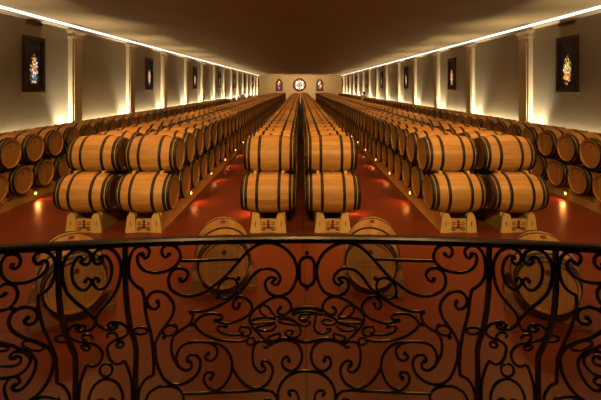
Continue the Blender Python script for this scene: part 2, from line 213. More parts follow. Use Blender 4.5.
def mat_floor():
    t=NT('red_sealed_concrete'); tc=t.n('ShaderNodeTexCoord'); sp=t.n('ShaderNodeSeparateXYZ'); t.l(tc.outputs['Object'],sp.inputs[0])
    f=t.noise(.9,5); f2=t.noise(9,4)
    c=t.ramp(t.math('ADD',t.math('MULTIPLY',f,.7),t.math('MULTIPLY',f2,.3)),[(.3,(.115,.023,.011)),(.7,(.16,.034,.016))])
    def seam(s,per,off):
        w=t.math('PINGPONG',t.math('ADD',s,off),per/2.); return t.math('LESS_THAN',w,.008)
    sm=t.math('MAXIMUM',seam(sp.outputs[0],4.,-.05),seam(sp.outputs[1],4.,0.))
    r=t.ramp(f2,[(.3,(.26,)*3),(.7,(.40,)*3)])
    return t.set(Base_Color=t.mix(sm,c,(.05,.012,.008)),Roughness=.33,Specular_IOR_Level=.25)
def mat_plaster(name,a,b):
    t=NT(name); f=t.noise(.8,5); f2=t.noise(30,3)
    t.bump(f2,.15,.01)
    return t.set(Base_Color=t.ramp(f,[(.3,a),(.7,b)]),Roughness=.9)
def mat_glass(name, seed):
    """leaded stained glass lit from behind: coloured shards round a small upright cluster, deep dark glass elsewhere"""
    t=NT(name); tc=t.n('ShaderNodeTexCoord'); mp=t.n('ShaderNodeMapping'); mp.inputs['Location'].default_value=(seed*3.1,seed*1.7,seed*2.3)
    t.l(tc.outputs['Object'],mp.inputs[0])
    v=t.n('ShaderNodeTexVoronoi',Scale=21.); t.l(mp.outputs[0],v.inputs['Vector'])
    e=t.n('ShaderNodeTexVoronoi',Scale=21.,feature='DISTANCE_TO_EDGE'); t.l(mp.outputs[0],e.inputs['Vector'])
    hs=t.n('ShaderNodeSeparateColor'); t.l(v.outputs['Color'],hs.inputs[0])
    pal=t.ramp(hs.outputs[0],[(0,(.9,.32,.02)),(.2,(1.,.62,.08)),(.36,(.05,.16,.55)),(.5,(.75,.06,.03)),(.62,(.9,.8,.5)),(.76,(.04,.32,.2)),(.88,(1.,.45,.05))])
    pal.node.color_ramp.interpolation='CONSTANT'
    sp=t.n('ShaderNodeSeparateXYZ'); t.l(tc.outputs['Object'],sp.inputs[0])
    y=t.math('DIVIDE',sp.outputs[1],.20); z=t.math('DIVIDE',t.math('ADD',sp.outputs[2],.17),.46)
    d=t.math('SQRT',t.math('ADD',t.math('MULTIPLY',y,y),t.math('MULTIPLY',z,z)))
    msk=t.ramp(t.math('ADD',d,t.math('MULTIPLY',hs.outputs[1],.4)),[(.72,(1,1,1)),(.9,(.18,.18,.18)),(1,(.012,.012,.012))])
    lead=t.math('GREATER_THAN',e.outputs['Distance'],.045)
    em=t.mix(1.,t.mix(1.,pal,msk,'MULTIPLY'),lead,'MULTIPLY')
    return t.set(Base_Color=(.01,.008,.008),Roughness=.6,Specular_IOR_Level=.15,Emission_Color=em,Emission_Strength=GLASS_E)
GLASS_E=1.35
def emit(name,col,s):
    t=NT(name); return t.set(Base_Color=(.1,.1,.1),Emission_Color=tuple(col),Emission_Strength=s)
M=dict(
 stave=mat_staves(), head=mat_head(), hoop=simple('hoop_iron',(.008,.007,.006),.5,.3,.3,20),
 bung=simple('bung_wood',(.16,.05,.03),.7), floor=mat_floor(),
 wall=mat_plaster('wall_plaster',(.34,.295,.215),(.39,.34,.25)),
 ceil=mat_plaster('ceiling_plaster',(.235,.17,.085),(.285,.205,.105)),
 pil=mat_plaster('pilaster_stone',(.52,.43,.30),(.58,.48,.34)),
 timber=simple('pale_timber',(.50,.33,.13),.6,0,.18,6,(8,.6,8)),
 panel=simple('stand_panel_wood',(.47,.27,.09),.6,0,.15,12,(1,4,6)),
 mark=simple('burnt_mark',(.10,.018,.014),.7), markd=simple('dark_mark',(.03,.014,.01),.7),
 iron=simple('wrought_iron',(.055,.036,.015),.27,.95,.5,30),
 rail=simple('bronzed_handrail',(.022,.012,.005),.35,.85,.3,20),
 cradle=simple('dark_cradle_wood',(.20,.09,.04),.65,0,.25,10,(1,6,6)),
 frame=simple('dark_window_wood',(.045,.017,.009),.6,0,.2,12), stone=simple('ledge_stone',(.5,.4,.26),.8),
 cove=emit('cove_light_lens',(1,.93,.82),1.7), lamp=emit('floor_lamp_lens',(1,.42,.10),6.), housing=simple('lamp_housing',(.25,.15,.06),.5,.3),
 pale=simple('pale_pedestal_paint',(.72,.64,.48),.7), black=simple('black_bronze',(.02,.017,.015),.4,.4), slab=simple('balcony_stone',(.30,.17,.10),.6), band=simple('dark_band',(.05,.035,.02),.6),
)
# ------------------------------------------------------------------ room
WX=7.0; Y0=-3.0; Y1=68.0; ZC=4.34
def slab(name, lo, hi, mat):
    b=MB(); b.box(lo,hi); return struct(b.build(name,mat))
slab('floor',(-WX-.3,Y0-.3,-.2),(WX+.3,Y1+.3,0),M['floor'])
slab('ceiling',(-WX-.3,Y0-.3,ZC),(WX+.3,Y1+.3,ZC+.2),M['ceil'])
slab('wall_left',(-WX-.3,Y0-.3,0),(-WX,Y1+.3,ZC),M['wall'])
slab('wall_right',(WX,Y0-.3,0),(WX+.3,Y1+.3,ZC),M['wall'])
slab('wall_back',(-WX,Y1,0),(WX,Y1+.3,ZC),M['wall'])
slab('wall_front',(-WX,Y0-.3,0),(WX,Y0,ZC),M['wall'])
ntrim=0
for sx,side in ((-1,'left'),(1,'right')):
    # narrow cornice ledge
    b=MB(); prof=[(WX,4.17),(WX-.03,4.17),(WX-.05,4.20),(WX-.09,4.225),(WX-.09,4.245),(WX,4.245)]
    b.prism([(sx*x,z) for x,z in prof],Y0,Y1,0,'xzy'); ntrim+=1
    struct(b.build('trim_%d'%ntrim,M['pil']))
    b=MB(); b.prism([(sx*(WX-.004),4.25),(sx*(WX-.05),4.25),(sx*(WX-.075),ZC-.015),(sx*(WX-.004),ZC-.015)],Y0+.05,Y1-.05,0,'xzy')
    o=b.build('cove_light',M['cove']); tag(o,'continuous glowing light strip along the top of the %s wall under the ceiling'%side,'light strip','cove light strips')
    for k in range(14):
        y=12.05+4*k
        ntrim+=1
        p=struct(empty('trim_%d'%ntrim,(sx*WX,y,0)))
        def pb(lo,hi,bb): bb.box((min(-sx*lo[0],-sx*hi[0]),lo[1],lo[2]),(max(-sx*lo[0],-sx*hi[0]),hi[1],hi[2]))
        a=MB(); pb((0,0,0),(.13,.54,3.93),a); a.build('pilaster_shaft',M['pil'],p)
        a=MB(); pb((.13,.09,1.2),(.145,.45,3.8),a); a.build('pilaster_panel',M['pil'],p)
        a=MB(); pb((0,-.03,3.93),(.16,.57,3.97),a); pb((0,-.01,3.97),(.14,.55,4.05),a); pb((0,-.06,4.05),(.19,.60,4.10),a); pb((0,-.09,4.10),(.22,.63,4.169),a)
        a.build('capital',M['pil'],p)
        a=MB(); pb((0,-.04,0),(.17,.58,.25),a); a.build('pilaster_base',M['pil'],p)
# side windows
nwin=0
for sx in (-1,1):
    for k in range(8):
        y=10.45+7.97*k; nwin+=1
        w=struct(empty('window_%d'%nwin,(sx*(WX-.03),y,3.03)))
        a=MB(); W,H,t=.40,.72,.11
        for lo,hi in (((-.05,-W,-H),(.05,-W+t,H)),((-.05,W-t,-H),(.05,W,H)),((-.05,-W+t,H-t),(.05,W-t,H)),((-.05,-W+t,-H),(.05,W-t,-H+t))): a.box(lo,hi)
        W2,H2,t2=W-t,H-t,.035
        for lo,hi in (((-.03,-W2,-H2),(.03,-W2+t2,H2)),((-.03,W2-t2,-H2),(.03,W2,H2)),((-.03,-W2+t2,H2-t2),(.03,W2-t2,H2)),((-.03,-W2+t2,-H2),(.03,W2-t2,-H2+t2))): a.box(lo,hi)
        a.build('window_frame',M['frame'],w)
        a=MB(); a.box((-.012,-W2+t2,-H2+t2),(.012,W2-t2,H2-t2)); a.build('stained_glass',mat_glass('stained_glass_%d'%nwin,nwin),w)
        a=MB(); a.box((-.06,-W-.04,-H-.05),(.06,W+.04,-H)); a.build('window_ledge',M['stone'],w)
# back wall: rose window and two pointed windows
def arc_pts(cx,cz,r,a0,a1,n): return [(cx+r*math.cos(a0+(a1-a0)*i/n),cz+r*math.sin(a0+(a1-a0)*i/n)) for i in range(n+1)]
def disc(b,cx,cz,r,y0,y1,n=28,mi=0,squash=1): b.prism([(cx+r*math.cos(2*PI*i/n),cz+r*squash*math.sin(2*PI*i/n)) for i in range(n)],y0,y1,mi,'xzy')
def glow(name,col,s):
    t=NT(name); f=t.noise(6,2); c=t.ramp(f,[(.3,tuple(x*.7 for x in col)),(.7,col)]); return t.set(Base_Color=(.02,.02,.02),Roughness=.2,Emission_Color=c,Emission_Strength=s)
G=dict(white=glow('glass_white',(1,.9,.7),1.5),red=glow('glass_red',(.8,.10,.10),1.0),blue=glow('glass_blue',(.10,.12,.45),1.0),gold=glow('glass_gold',(1,.6,.12),1.1),dark=glow('glass_dark',(.10,.05,.035),.5),green=glow('glass_green',(.25,.35,.12),.9))
nwin+=1; rw=struct(empty('window_%d'%nwin,(-.15,Y1-.02,2.72)))
a=MB(); a.tube([(1.0*math.cos(2*PI*i/40),0,1.0*math.sin(2*PI*i/40)) for i in range(40)],.13,8,True); a.build('window_frame',M['frame'],rw)
a=MB(); disc(a,0,0,.95,-.01,.015); a.build('dark_glass',G['dark'],rw)
for k in range(8):
    an=2*PI*k/8; a=MB(); disc(a,.60*math.cos(an),.60*math.sin(an),.235,-.035,-.012,16); a.build('petal_glass',G['white'],rw)
    a=MB(); disc(a,.66*math.cos(an),(.66*math.sin(an)),.15 if k%2==0 else .08,-.05,-.036,12); a.build('petal_centre',G['red'] if k%2==0 else G['gold'],rw)
    an+=PI/8; a=MB(); disc(a,.42*math.cos(an),.42*math.sin(an),.125,-.035,-.012,10); a.build('blue_glass',G['blue'],rw)
a=MB(); a.box((-.24,-.045,-.24),(.24,-.012,.24)); a.build('centre_glass',G['gold'],rw)
a=MB(); disc(a,0,0,.13,-.06,-.046,12); a.build('centre_rosette',G['red'],rw)
for wx in (-3.62,3.28):
    nwin+=1; w=struct(empty('window_%d'%nwin,(wx,Y1-.02,1.72)))
    hw,hs,r=.52,1.1,1.04
    def outline(hw,z0,hs):
        r=2*hw; pts=[(-hw,z0),(hw,z0)]
        pts+= [(-hw+r*math.cos(t),hs+r*math.sin(t)) for t in [PI/3*i/8 for i in range(9)]]
        pts+= [(hw-r*math.cos(t),hs+r*math.sin(t)) for t in [PI/3*i/8 for i in range(7,-1,-1)]]
        return pts
    a=MB(); a.prism(outline(hw,0,hs),-.02,.015,0,'xzy'); a.build('dark_glass',G['dark'],w)
    a=MB(); ol=outline(hw,0,hs); a.tube([(x,-.03,z) for x,z in ol],.09,6,True); a.build('window_frame',M['frame'],w)
    sp=[('gold',.0,1.45,.17),('green' if wx>0 else 'red',0,1.05,.22),('blue',-.15,.75,.15),('gold' if wx>0 else 'dark',.17,.8,.18),('red',0,.45,.16),('white' if wx>0 else 'gold',-.18,1.2,.11)]
    for i,(c,x,z,r_) in enumerate(sp):
        a=MB(); disc(a,x,z,r_,-.045-.004*i,-.022,9,0,1.4); a.build('glass_piece',G[c],w)
# dark slatted bands high above the nearest windows
for sx,side in ((-1,'left'),(1,'right')):
    b=MB(); b.box((-.02,-.3,-.035),(.02,.3,.035))
    for i in range(12): b.box((-.025,-.28+.048*i,-.025),(.025,-.27+.048*i,.025))
    o=b.build('wall_band',M['band']); o.location=(sx*(WX-.022),10.5,4.11)
    tag(o,'narrow dark vent high on the %s wall above the nearest stained glass window'%side,'band')
# ------------------------------------------------------------------ barrels
HL=.457; RB=.345; RH=.283
def rad(t): return RB-(RB-RH)*(abs(t)/HL)**2.0
HOOPS=[(-.457,-.405),(-.390,-.342),(-.207,-.157),(.157,.207),(.342,.390),(.405,.457)]
def add_body(b, seg, ts, mi=0, off=(0,0,0), rot=0):
    ox,oy,oz=off
    def ring(t,r): return [(ox+t,oy-r*math.sin(2*PI*k/seg+rot),oz-r*math.cos(2*PI*k/seg+rot)) for k in range(seg)]
    rows=[(t,rad(t)) for t in ts]
    vs=[]; fs=[]; uv=[]
    for t,r in rows: vs+=ring(t,r)
    n=len(rows)
    for i in range(n-1):
        for k in range(seg):
            fs.append((i*seg+k,i*seg+(k+1)%seg,(i+1)*seg+(k+1)%seg,(i+1)*seg+k))
            uv.append([(k/seg,rows[i][0]),((k+1)/seg,rows[i][0]),((k+1)/seg,rows[i+1][0]),(k/seg,rows[i+1][0])])
    b.add(vs,fs,mi,uv,True)
    for s in (-1,1):   # chime edge and recess
        t=s*HL; v2=ring(t,RH)+ring(t,RH-.022)+ring(t-s*.03,RH-.024)
        f2=[];u2=[]
        for i in range(2):
            for k in range(seg):
                f2.append((i*seg+k,i*seg+(k+1)%seg,(i+1)*seg+(k+1)%seg,(i+1)*seg+k)); u2.append([(k/seg,.4),((k+1)/seg,.4),((k+1)/seg,.42),(k/seg,.42)])
        b.add(v2,f2,mi,u2)
def add_hoop(b, seg, t0, t1, mi=0, off=(0,0,0), th=.004):
    ox,oy,oz=off; pr=[(t0,rad(t0)-.004),(t0,rad(t0)+th),((t0+t1)/2,rad((t0+t1)/2)+th),(t1,rad(t1)+th),(t1,rad(t1)-.004)]
    vs=[];fs=[]
    for t,r in pr: vs+=[(ox+t,oy-r*math.sin(2*PI*k/seg),oz-r*math.cos(2*PI*k/seg)) for k in range(seg)]
    for i in range(len(pr)-1):
        for k in range(seg): fs.append((i*seg+k,i*seg+(k+1)%seg,(i+1)*seg+(k+1)%seg,(i+1)*seg+k))
    b.add(vs,fs,mi,None,True)
def add_head(b, seg, s, mi=0, off=(0,0,0), rec=.028, r=None):
    ox,oy,oz=off; r=r or RH-.023; t=s*(HL-rec)
    vs=[(ox+t,oy-r*math.sin(2*PI*k/seg),oz-r*math.cos(2*PI*k/seg)) for k in range(seg)]+[(ox+t-s*.02,oy-r*math.sin(2*PI*k/seg),oz-r*math.cos(2*PI*k/seg)) for k in range(seg)]
    fs=[tuple(range(seg))]+[tuple(range(seg,2*seg))]+[(k,(k+1)%seg,(k+1)%seg+seg,k+seg) for k in range(seg)]
    uv=[[(vs[k][1]-oy,vs[k][2]-oz) for k in f] for f in fs]
    b.add(vs,fs,mi,uv)
TS=[-.457+.914*i/18 for i in range(19)]
b=MB(); add_body(b,44,TS); ME_BODY=b.mesh('barrel_body',M['stave'])
ME_HOOP=[]
for t0,t1 in HOOPS:
    b=MB(); add_hoop(b,44,t0,t1); ME_HOOP.append(b.mesh('barrel_hoop',M['hoop']))
ME_HEAD=[]
for s in (-1,1):
    b=MB(); add_head(b,44,s); ME_HEAD.append(b.mesh('barrel_head',M['head']))
b=MB(); b.lathe([(.026,.0),(.03,.02),(.028,.035),(.018,.04)],12); ME_BUNG=b.mesh('barrel_bung',M['bung'])
def far_mesh(seg,ts,hoops):
    b=MB(); add_body(b,seg,ts,0)
    for h in hoops: add_hoop(b,seg,*h,mi=1,th=.005)
    for s in (-1,1): add_head(b,seg,s,2)
    return b.mesh('barrel_simple',[M['stave'],M['hoop'],M['head']])
ME_FAR=far_mesh(28,TS[::2],HOOPS)
NB=0
def barrel(loc, label, group, detail, rz=0):
    global NB
    NB+=1
    if not detail:
        o=obj('wine_barrel',ME_FAR)
    else:
        o=obj('wine_barrel',ME_BODY)
        for me in ME_HOOP: obj('hoop',me,o)
        for me in ME_HEAD: obj('head',me,o)
        bg=obj('bung',ME_BUNG,o); bg.location=(0,0,RB-.012)
    o.location=loc; o.rotation_euler=(0,0,rz)
    return tag(o,label,'barrel',group)
ONES='first second third fourth fifth sixth seventh eighth ninth tenth eleventh twelfth thirteenth fourteenth fifteenth sixteenth seventeenth eighteenth nineteenth'.split()
def ordinal(n):
    if n<20: return ONES[n-1]
    T={2:('twenty','twentieth'),3:('thirty','thirtieth'),4:('forty','fortieth')}[n//10]
    return T[1] if n%10==0 else T[0]+'-'+ONES[n%10-1]
PITCH=.72; YF=6.9; YEND=60.0; ZL=.63; ZU=1.23
BLOCKS=[('left','inner',-2.63),('left','outer',-3.635),('central','left',-.54),('central','right',.54),('right','inner',2.65),('right','outer',3.66)]
KI=28          # rows built one by one
STUFF=[]       # everything farther back, or shut in behind the front rows
NL=int((YEND-YF)/PITCH)
KD=13
for blk,colm,x in BLOCKS:
    cn='%s column of the %s block'%(colm,blk)
    for tier,z,y0,n in (('top',ZU,YF+PITCH/2,NL-1),('lower',ZL,YF,NL)):
        if tier=='top': lim=KI
        else: lim=KI if colm=='inner' else 1
        for k in range(n):
            p=(x+random.uniform(-.006,.006),y0+PITCH*k,z)
            if k<lim:
                barrel(p,'oak wine barrel, %s tier, %s, %s from the front'%(tier,cn,ordinal(k+1)),'barrels in the %s block'%blk,k<KD)
            else: STUFF.append(p)
XW=6.13; ZWL=.53; ZWU=1.13
WALL_END={'left':33.0,'right':36.5}
for sx,side in ((-1,'left'),(1,'right')):
    x=sx*XW
    for tier,z,y0,lim in (('top',ZWU,7.86,KI),('lower',ZWL,7.50,4)):
        k=0
        while y0+PITCH*k<WALL_END[side]:
            p=(x,y0+PITCH*k,z)
            if k<lim: barrel(p,"oak wine barrel, %s tier of the rack along the %s wall, %s from photo's edge"%(tier,side,ordinal(k+1)),'barrels along the %s wall'%side,k<KD)
            else: STUFF.append(p)
            k+=1
    if side=='right':
        for tier,z,y0 in (('top',ZWU,43.36),('lower',ZWL,43.0)):
            k=0
            while y0+PITCH*k<60: STUFF.append((x,y0+PITCH*k,z)); k+=1
b=MB(); ts=[-.457,-.3,-.1,.1,.3,.457]
for p in STUFF:
    add_body(b,14,ts,0,p)
    for h in (HOOPS[0],HOOPS[2],HOOPS[3],HOOPS[5]): add_hoop(b,14,*h,mi=1,off=p,th=.006)
    for s in (-1,1): add_head(b,14,s,2,p)
o=b.build('wine_barrels',[M['stave'],M['hoop'],M['head']]); o['kind']='stuff'
tag(o,'receding rows of stacked oak wine barrels far back in the hall toward the end wall','barrels','far barrels')
# foreground barrels standing on the open floor, heads turned to the balcony
def fg(head,dirv,label,sideword,low):
    d=Vector((dirv[0],dirv[1],0)).normalized(); c=Vector(head)-d*(HL-.03)
    rz=math.atan2(d.y,d.x)
    o=barrel(c,label,'single barrels on the open floor',True,rz)
    hd=[h for h in o.children if h.name.startswith('head')][1]
    t=HL-.027
    m=MB(); m.prism([(.03*math.cos(2*PI*i/20),.135+.03*math.sin(2*PI*i/20)) for i in range(20)],t-.002,t+.002,0,'yzx'); m.build('burnt_stamp',M['markd'],hd)
    m=MB(); m.tube([(t+.003,.019*math.cos(2*PI*i/20),.135+.019*math.sin(2*PI*i/20)) for i in range(20)],.003,5,True); m.build('stamp_ring',M['bung'],hd)
    m=MB()
    for z0,w in ((.015,.13),(-.035,.085)):      # two lines of faint unreadable script
        y=-w
        while y<w:
            L=random.uniform(.02,.045); n=max(5,int(L/.004)); h=random.uniform(.004,.010)
            m.tube([(t+.0015,y+L*i/n,z0+h*math.sin(i*2.3+y*40)+(.006 if i==0 else 0)) for i in range(n+1)],.0016,4)
            y+=L+.012
    m.build('faint_script',M['markd'],hd)
    # cradle
    cr=empty('barrel_cradle',(c.x,c.y,0),rz)
    zc=c.z
    for tx in (-.27,.27):
        rr=rad(tx)+.004; hb=zc-rr
        pts=[(-.40,0),(.40,0),(.40,.05+max(0,hb)*.6),(.36,hb+.13)]
        for i in range(9):
            a_=.62*(1-2*i/8); pts.append((rr*math.sin(a_),zc-rr*math.cos(a_)))
        pts+=[(-.36,hb+.13),(-.40,.05+max(0,hb)*.6)]
        m=MB(); m.prism(pts,tx-.05,tx+.05,0,'yzx'); m.build('saddle_beam',M['cradle'],cr)
    for ty in (-.34,.34):
        m=MB(); m.box((-.36,ty-.045,.0),(.36,ty+.045,.06+max(0,zc-.40)*.5)); m.build('runner',M['cradle'],cr)
    tag(cr,'dark wooden cradle under the single barrel %s'%sideword,'barrel cradle','cradles of the single barrels')
fg((-.889,4.65,.386),(.21,-.927),'single oak barrel on the floor before the left column of the central block','before the left column of the central block',True)
fg((.815,4.65,.386),(-.21,-.927),'single oak barrel on the floor before the right column of the central block','before the right column of the central block',True)
fg((-2.31,4.12,.41),(.55,-.77),'single oak barrel behind the left heart panel of the railing, turned right','behind the left heart panel of the railing',False)
fg((2.55,4.12,.40),(-.41,-.86),'single oak barrel behind the right heart panel of the railing, turned left','behind the right heart panel of the railing',False)
# ------------------------------------------------------------------ stands
def rail_profile(y_first, n, zc, top, lead=.42, pitch=PITCH):
    """side outline (y,z) of a scalloped timber rail under n barrels"""
    R=RB-(RB-RH)*(.22/HL)**2+.003
    ys=y_first-lead; ye=y_first+pitch*(n-1)+.42
    pts=[(ys,0)]; up=[(ys,top)]
    for k in range(n):
        c=y_first+pitch*k
        for dx in (-.26,-.18,-.09,0,.09,.18,.26):
            up.append((c+dx,min(top,zc-math.sqrt(R*R-dx*dx))))
    up=[q for q in up if q[0]>ys] ; up.insert(0,(ys,min(top,zc-math.sqrt(max(0,R*R-(ys-y_first)**2))) if y_first-ys<R else top)); up.append((ye,top))
    return ys,ye,up
def add_rail(b, x, w, yf, n, zc, top, lead=.42):
    ys,ye,up=rail_profile(yf,n,zc,top,lead)
    vs=[];fs=[]
    for (y,z) in up:
        vs+=[(x-w*.62,y,0),(x+w*.62,y,0),(x-w*.45,y,z),(x+w*.45,y,z)]
    for i in range(len(up)-1):
        a,c=i*4,(i+1)*4
        fs+=[(a,c,c+1,a+1),(a+2,a+3,c+3,c+2),(a,a+2,c+2,c),(a+1,c+1,c+3,a+3)]
    e=(len(up)-1)*4
    fs+=[(0,1,3,2),(e,e+2,e+3,e+1)]
    b.add(vs,fs)
def curl(cx,cz,r,a0,turn,n=16): return [(cx+r*(1-.55*i/n)*math.cos(a0+turn*i/n),cz+r*(1-.55*i/n)*math.sin(a0+turn*i/n)) for i in range(n+1)]
for blk,colm,x in BLOCKS:
    s=empty('barrel_stand',(x,YF,0))
    for dx in (-.215,.215):
        b=MB(); add_rail(b,dx,.13,0,NL,ZL,.34,.12); b.build('timber_rail',M['timber'],s)
        sg=1 if dx>0 else -1
        b=MB(); b.prism([(sg*.13,0),(sg*.305,0),(sg*.275,.25),(sg*.25,.315),(sg*.165,.315),(sg*.14,.27)],-.205,-.125,0,'xzy'); ep=b.build('end_post',M['timber'],s)
        b=MB(); b.box((sg*.215-.007,-.208,.12),(sg*.215+.007,-.203,.185)); b.build('slot',M['markd'],ep)
    b=MB(); b.box((-.132,-.185,0),(.132,-.14,.225)); pn=b.build('end_panel',M['panel'],s)
    b=MB(); yy=-.188
    def P3(pts): return [(px,yy,pz) for px,pz in pts]
    b.tube(P3([(0,.19),(0,.15),(0,.10)]),[.024,.017,.026],6); b.ball((0,yy,.187),.024,8,5)
    b.tube(P3([(-.038,.068),(-.02,.09),(0,.10),(.02,.09),(.038,.068)]),.013,6); b.tube(P3([(-.03,.066),(0,.075),(.03,.066)]),.007,6)
    b.build('emblem_centre',M['mark'],pn)
    b=MB()
    for sg in (-1,1):
        b.tube(P3([(sg*px,pz) for px,pz in curl(.076,.058,.034,2.6,-6.5)]),.0085,6)
        b.tube(P3([(sg*.012,.095),(sg*.03,.080),(sg*.048,.075)]),.005,6)
        b.ball((sg*.07,yy,.058),.008,6,4)
    b.build('emblem_lower_curl',M['markd'],pn)
    b=MB()
    for sg in (-1,1):
        b.tube(P3([(sg*px,pz) for px,pz in curl(.074,.155,.032,3.9,6.0)]),.0065,6)
        b.tube(P3([(sg*.010,.12),(sg*.03,.128),(sg*.05,.134)]),.0045,6)
    b.build('emblem_upper_curl',M['mark'],pn)
    tag(s,'pale timber stand under the %s column of the %s block, scroll emblem on its end'%(colm,blk),'barrel stand','timber barrel stands')
for blk,colm,x in BLOCKS:
    for dx,en in ((-.24,'left'),(.24,'right')):
        b=MB(); b.prism([(-.03,.958),(.085,.965),(.075,.992),(-.026,.995)],-.024,.024,0,'yzx')
        b.add([],[])
        o=b.build('wooden_wedge',M['timber']); o.location=(x+dx,YF+.005,-.004)
        tag(o,'small pale wedge between the front barrels of the %s column, %s block, %s end'%(colm,blk,en),'wedge','wedges between the barrel tiers')
for sx,side in ((-1,'left'),(1,'right')):
    segs=[(7.50,int((WALL_END[side]-7.5)/PITCH)+1,'near rack')]
    if side=='right': segs.append((43.0,int((60-43.0)/PITCH)+1,'far rack'))
    for yf,n,nm in segs:
        s=empty('barrel_stand',(sx*XW,yf,0))
        for dx in (-.235,.235):
            b=MB(); add_rail(b,dx,.15,0,n,ZWL,.235); b.build('timber_rail',M['timber'],s)
        b=MB(); b.box((-sx*.34-.012,-.42,0),(-sx*.34+.012,PITCH*(n-1)+.42,.16)); b.build('kick_board',M['timber'],s)
        tag(s,'long pale timber stand under the barrels along the %s wall%s'%(side,', near part' if nm=='near rack' and side=='right' else ', far part' if side=='right' else ''),'barrel stand','timber barrel stands')
# ------------------------------------------------------------------ floor lamps beside the stands
def step_lamp(x,y,z,sx,label,power,light=True,group='small lamps along the barrel stands'):
    """small round lamp; sx points into the aisle"""
    t=empty('aisle_lamp',(x,y,z))
    b=MB(); b.lathe([(.045,0),(.045,sx*.03),(.036,sx*.034)],14,'x'); b.build('lamp_housing',M['housing'],t)
    b=MB(); b.ball((sx*.034,0,0),.032,12,8,0,(.7,1,1)); b.build('lamp_lens',M['lamp'],t)
    tag(t,label,'lamp',group)
    if light:
        d=bpy.data.lights.new('aisle_lamp_light','SPOT'); d.energy=power; d.color=(1,.30,.06); d.spot_size=2.2; d.spot_blend=.8; d.shadow_soft_size=.03
        lo=bpy.data.objects.new('aisle_lamp_light',d); COL.objects.link(lo); lo.location=(x+sx*.09,y,z+.02)
        lo.rotation_euler=Vector((sx*.8,-.15,-.62)).to_track_quat('-Z','Y').to_euler()
for sx,side in ((-1,'left'),(1,'right')):
    for k in range(14):
        step_lamp(sx*(2.65-.30),8.45+1.92*k,.20,-sx,'small glowing lamp on the aisle side of the %s block stand, %s from the front'%(side,ordinal(k+1)),LP['aisle'],k<10)
    for k in range(3):
        step_lamp(sx*(.54+.30),7.7+1.92*k,.20,sx,'small glowing lamp on the %s side of the central block stand, %s from the front'%(side,ordinal(k+1)),LP['aisle'])
    for k in range(2):
        step_lamp(sx*(XW-.345),8.68+3.84*k,.13,-sx,'small glowing lamp on the stand along the %s wall, %s from the front'%(side,ordinal(k+1)),LP['wall'])
# ------------------------------------------------------------------ far pedestals
t=empty('lectern',(-6.05,41.5,0))
b=MB(); b.box((-.30,-.3,0),(.30,.3,.08)); b.box((-.19,-.16,.08),(.19,.16,1.55)); b.box((-.23,-.2,1.55),(.23,.2,1.61)); b.build('pedestal',M['pale'],t)
b=MB(); b.prism([(-.30,1.63),(.36,1.86),(.34,1.92),(-.32,1.69)],-.24,.24,0,'xzy'); b.box((-.03,-.05,1.60),(.05,.05,1.74)); b.build('sloped_desk',M['black'],t)
tag(t,'pale lectern with dark sloped top at the far end of the left wall rack','lectern')
b=MB(); b.box((-.34,-.34,0),(.34,.34,.1)); b.box((-.29,-.29,.1),(.29,.29,1.52)); b.box((-.33,-.33,1.52),(.33,.33,1.60))
o=b.build('pedestal',M['pale']); o.location=(6.3,39.6,0); tag(o,'pale square pedestal in the gap of the right wall rack','pedestal')
b=MB(); b.lathe([(.10,0),(.12,.03),(.07,.06),(.10,.12),(.15,.22),(.13,.30),(.06,.34),(.08,.38)],14); o=b.build('urn',M['black']); o.location=(6.3,39.6,1.60)
tag(o,'small black urn standing on the pale pedestal in the right wall rack gap','urn')
# ------------------------------------------------------------------ balcony and railing
RCX=.026
BZ=[(0.85,.06),(1.0,.10),(1.16,.110),(1.283,.112),(1.346,.105),(1.415,.075),(1.47,.046),(1.56,.015),(1.66,0),(9,0)]
def bulge(z):
    if z<=.85: return .06
    for (a,b_),(c,d) in zip(BZ,BZ[1:]):
        if z<=c: return b_+(d-b_)*(z-a)/(c-a)
    return 0
def surf(x,z): return Vector((x+RCX,1.605-x*x/12.4+bulge(z),z))
RT=empty('balcony_railing',(RCX,1.605,.85)); RI=Vector((-RCX,-1.605,-.85))
def RB_(b,name,mat='iron'):
    b.v=[tuple(Vector(p)+RI) for p in b.v]; return b.build(name,M[mat],RT)
def iron(name,r,balls,pts,mx=None,ax=None):
    pts=[tuple(p) for p in pts]
    if mx: pts=[(-p[0],p[1]) for p in pts]
    if ax is not None: pts=[(2*ax-p[0],p[1]) for p in pts]
    c=catmull(pts,.012); P=[surf(p[0],p[1]) for p in c]
    b=MB(); b.tube(P,r,8)
    if 's' in balls: b.ball(P[0],r*1.45)
    if 'e' in balls: b.ball(P[-1],r*1.45)
    RB_(b,name)
for n,r,bl,p in IRON_HALF:
    for mx in (False,True): iron(n,r,bl,p,mx)
for n,r,bl,p in IRON_HH:
    for hx in (False,True):
        q=[(2*IRON_AX-a,z) for a,z in p] if hx else p
        for mx in (False,True): iron(n,r,bl,q,mx)
for n,r,bl,p in IRON_CEN: iron(n,r,bl,p)
def loop(name,c,pa,pb,r=.0055):
    ca=Vector((pa[0]-c[0],pa[1]-c[1])); cb=Vector((pb[0]-c[0],pb[1]-c[1]))
    for mx in (-1,1):
        b=MB(); b.tube([surf(mx*(c[0]+ca.x*math.cos(t)+cb.x*math.sin(t)),c[1]+ca.y*math.cos(t)+cb.y*math.sin(t)) for t in [2*PI*i/28 for i in range(28)]],r,8,True); RB_(b,name)
for q in IRON_RING: loop(*q)
hr=abs(IRON_HR[1][0]-IRON_HR[0][0]); c=(IRON_AX,IRON_HR[0][1]); loop('ring',c,(c[0]+hr,c[1]),(c[0],c[1]+hr*1.08))
for p in IRON_BALL:
    for mx in (-1,1):
        b=MB(); b.ball(surf(mx*p[0],p[1]),.0095); RB_(b,'knob')
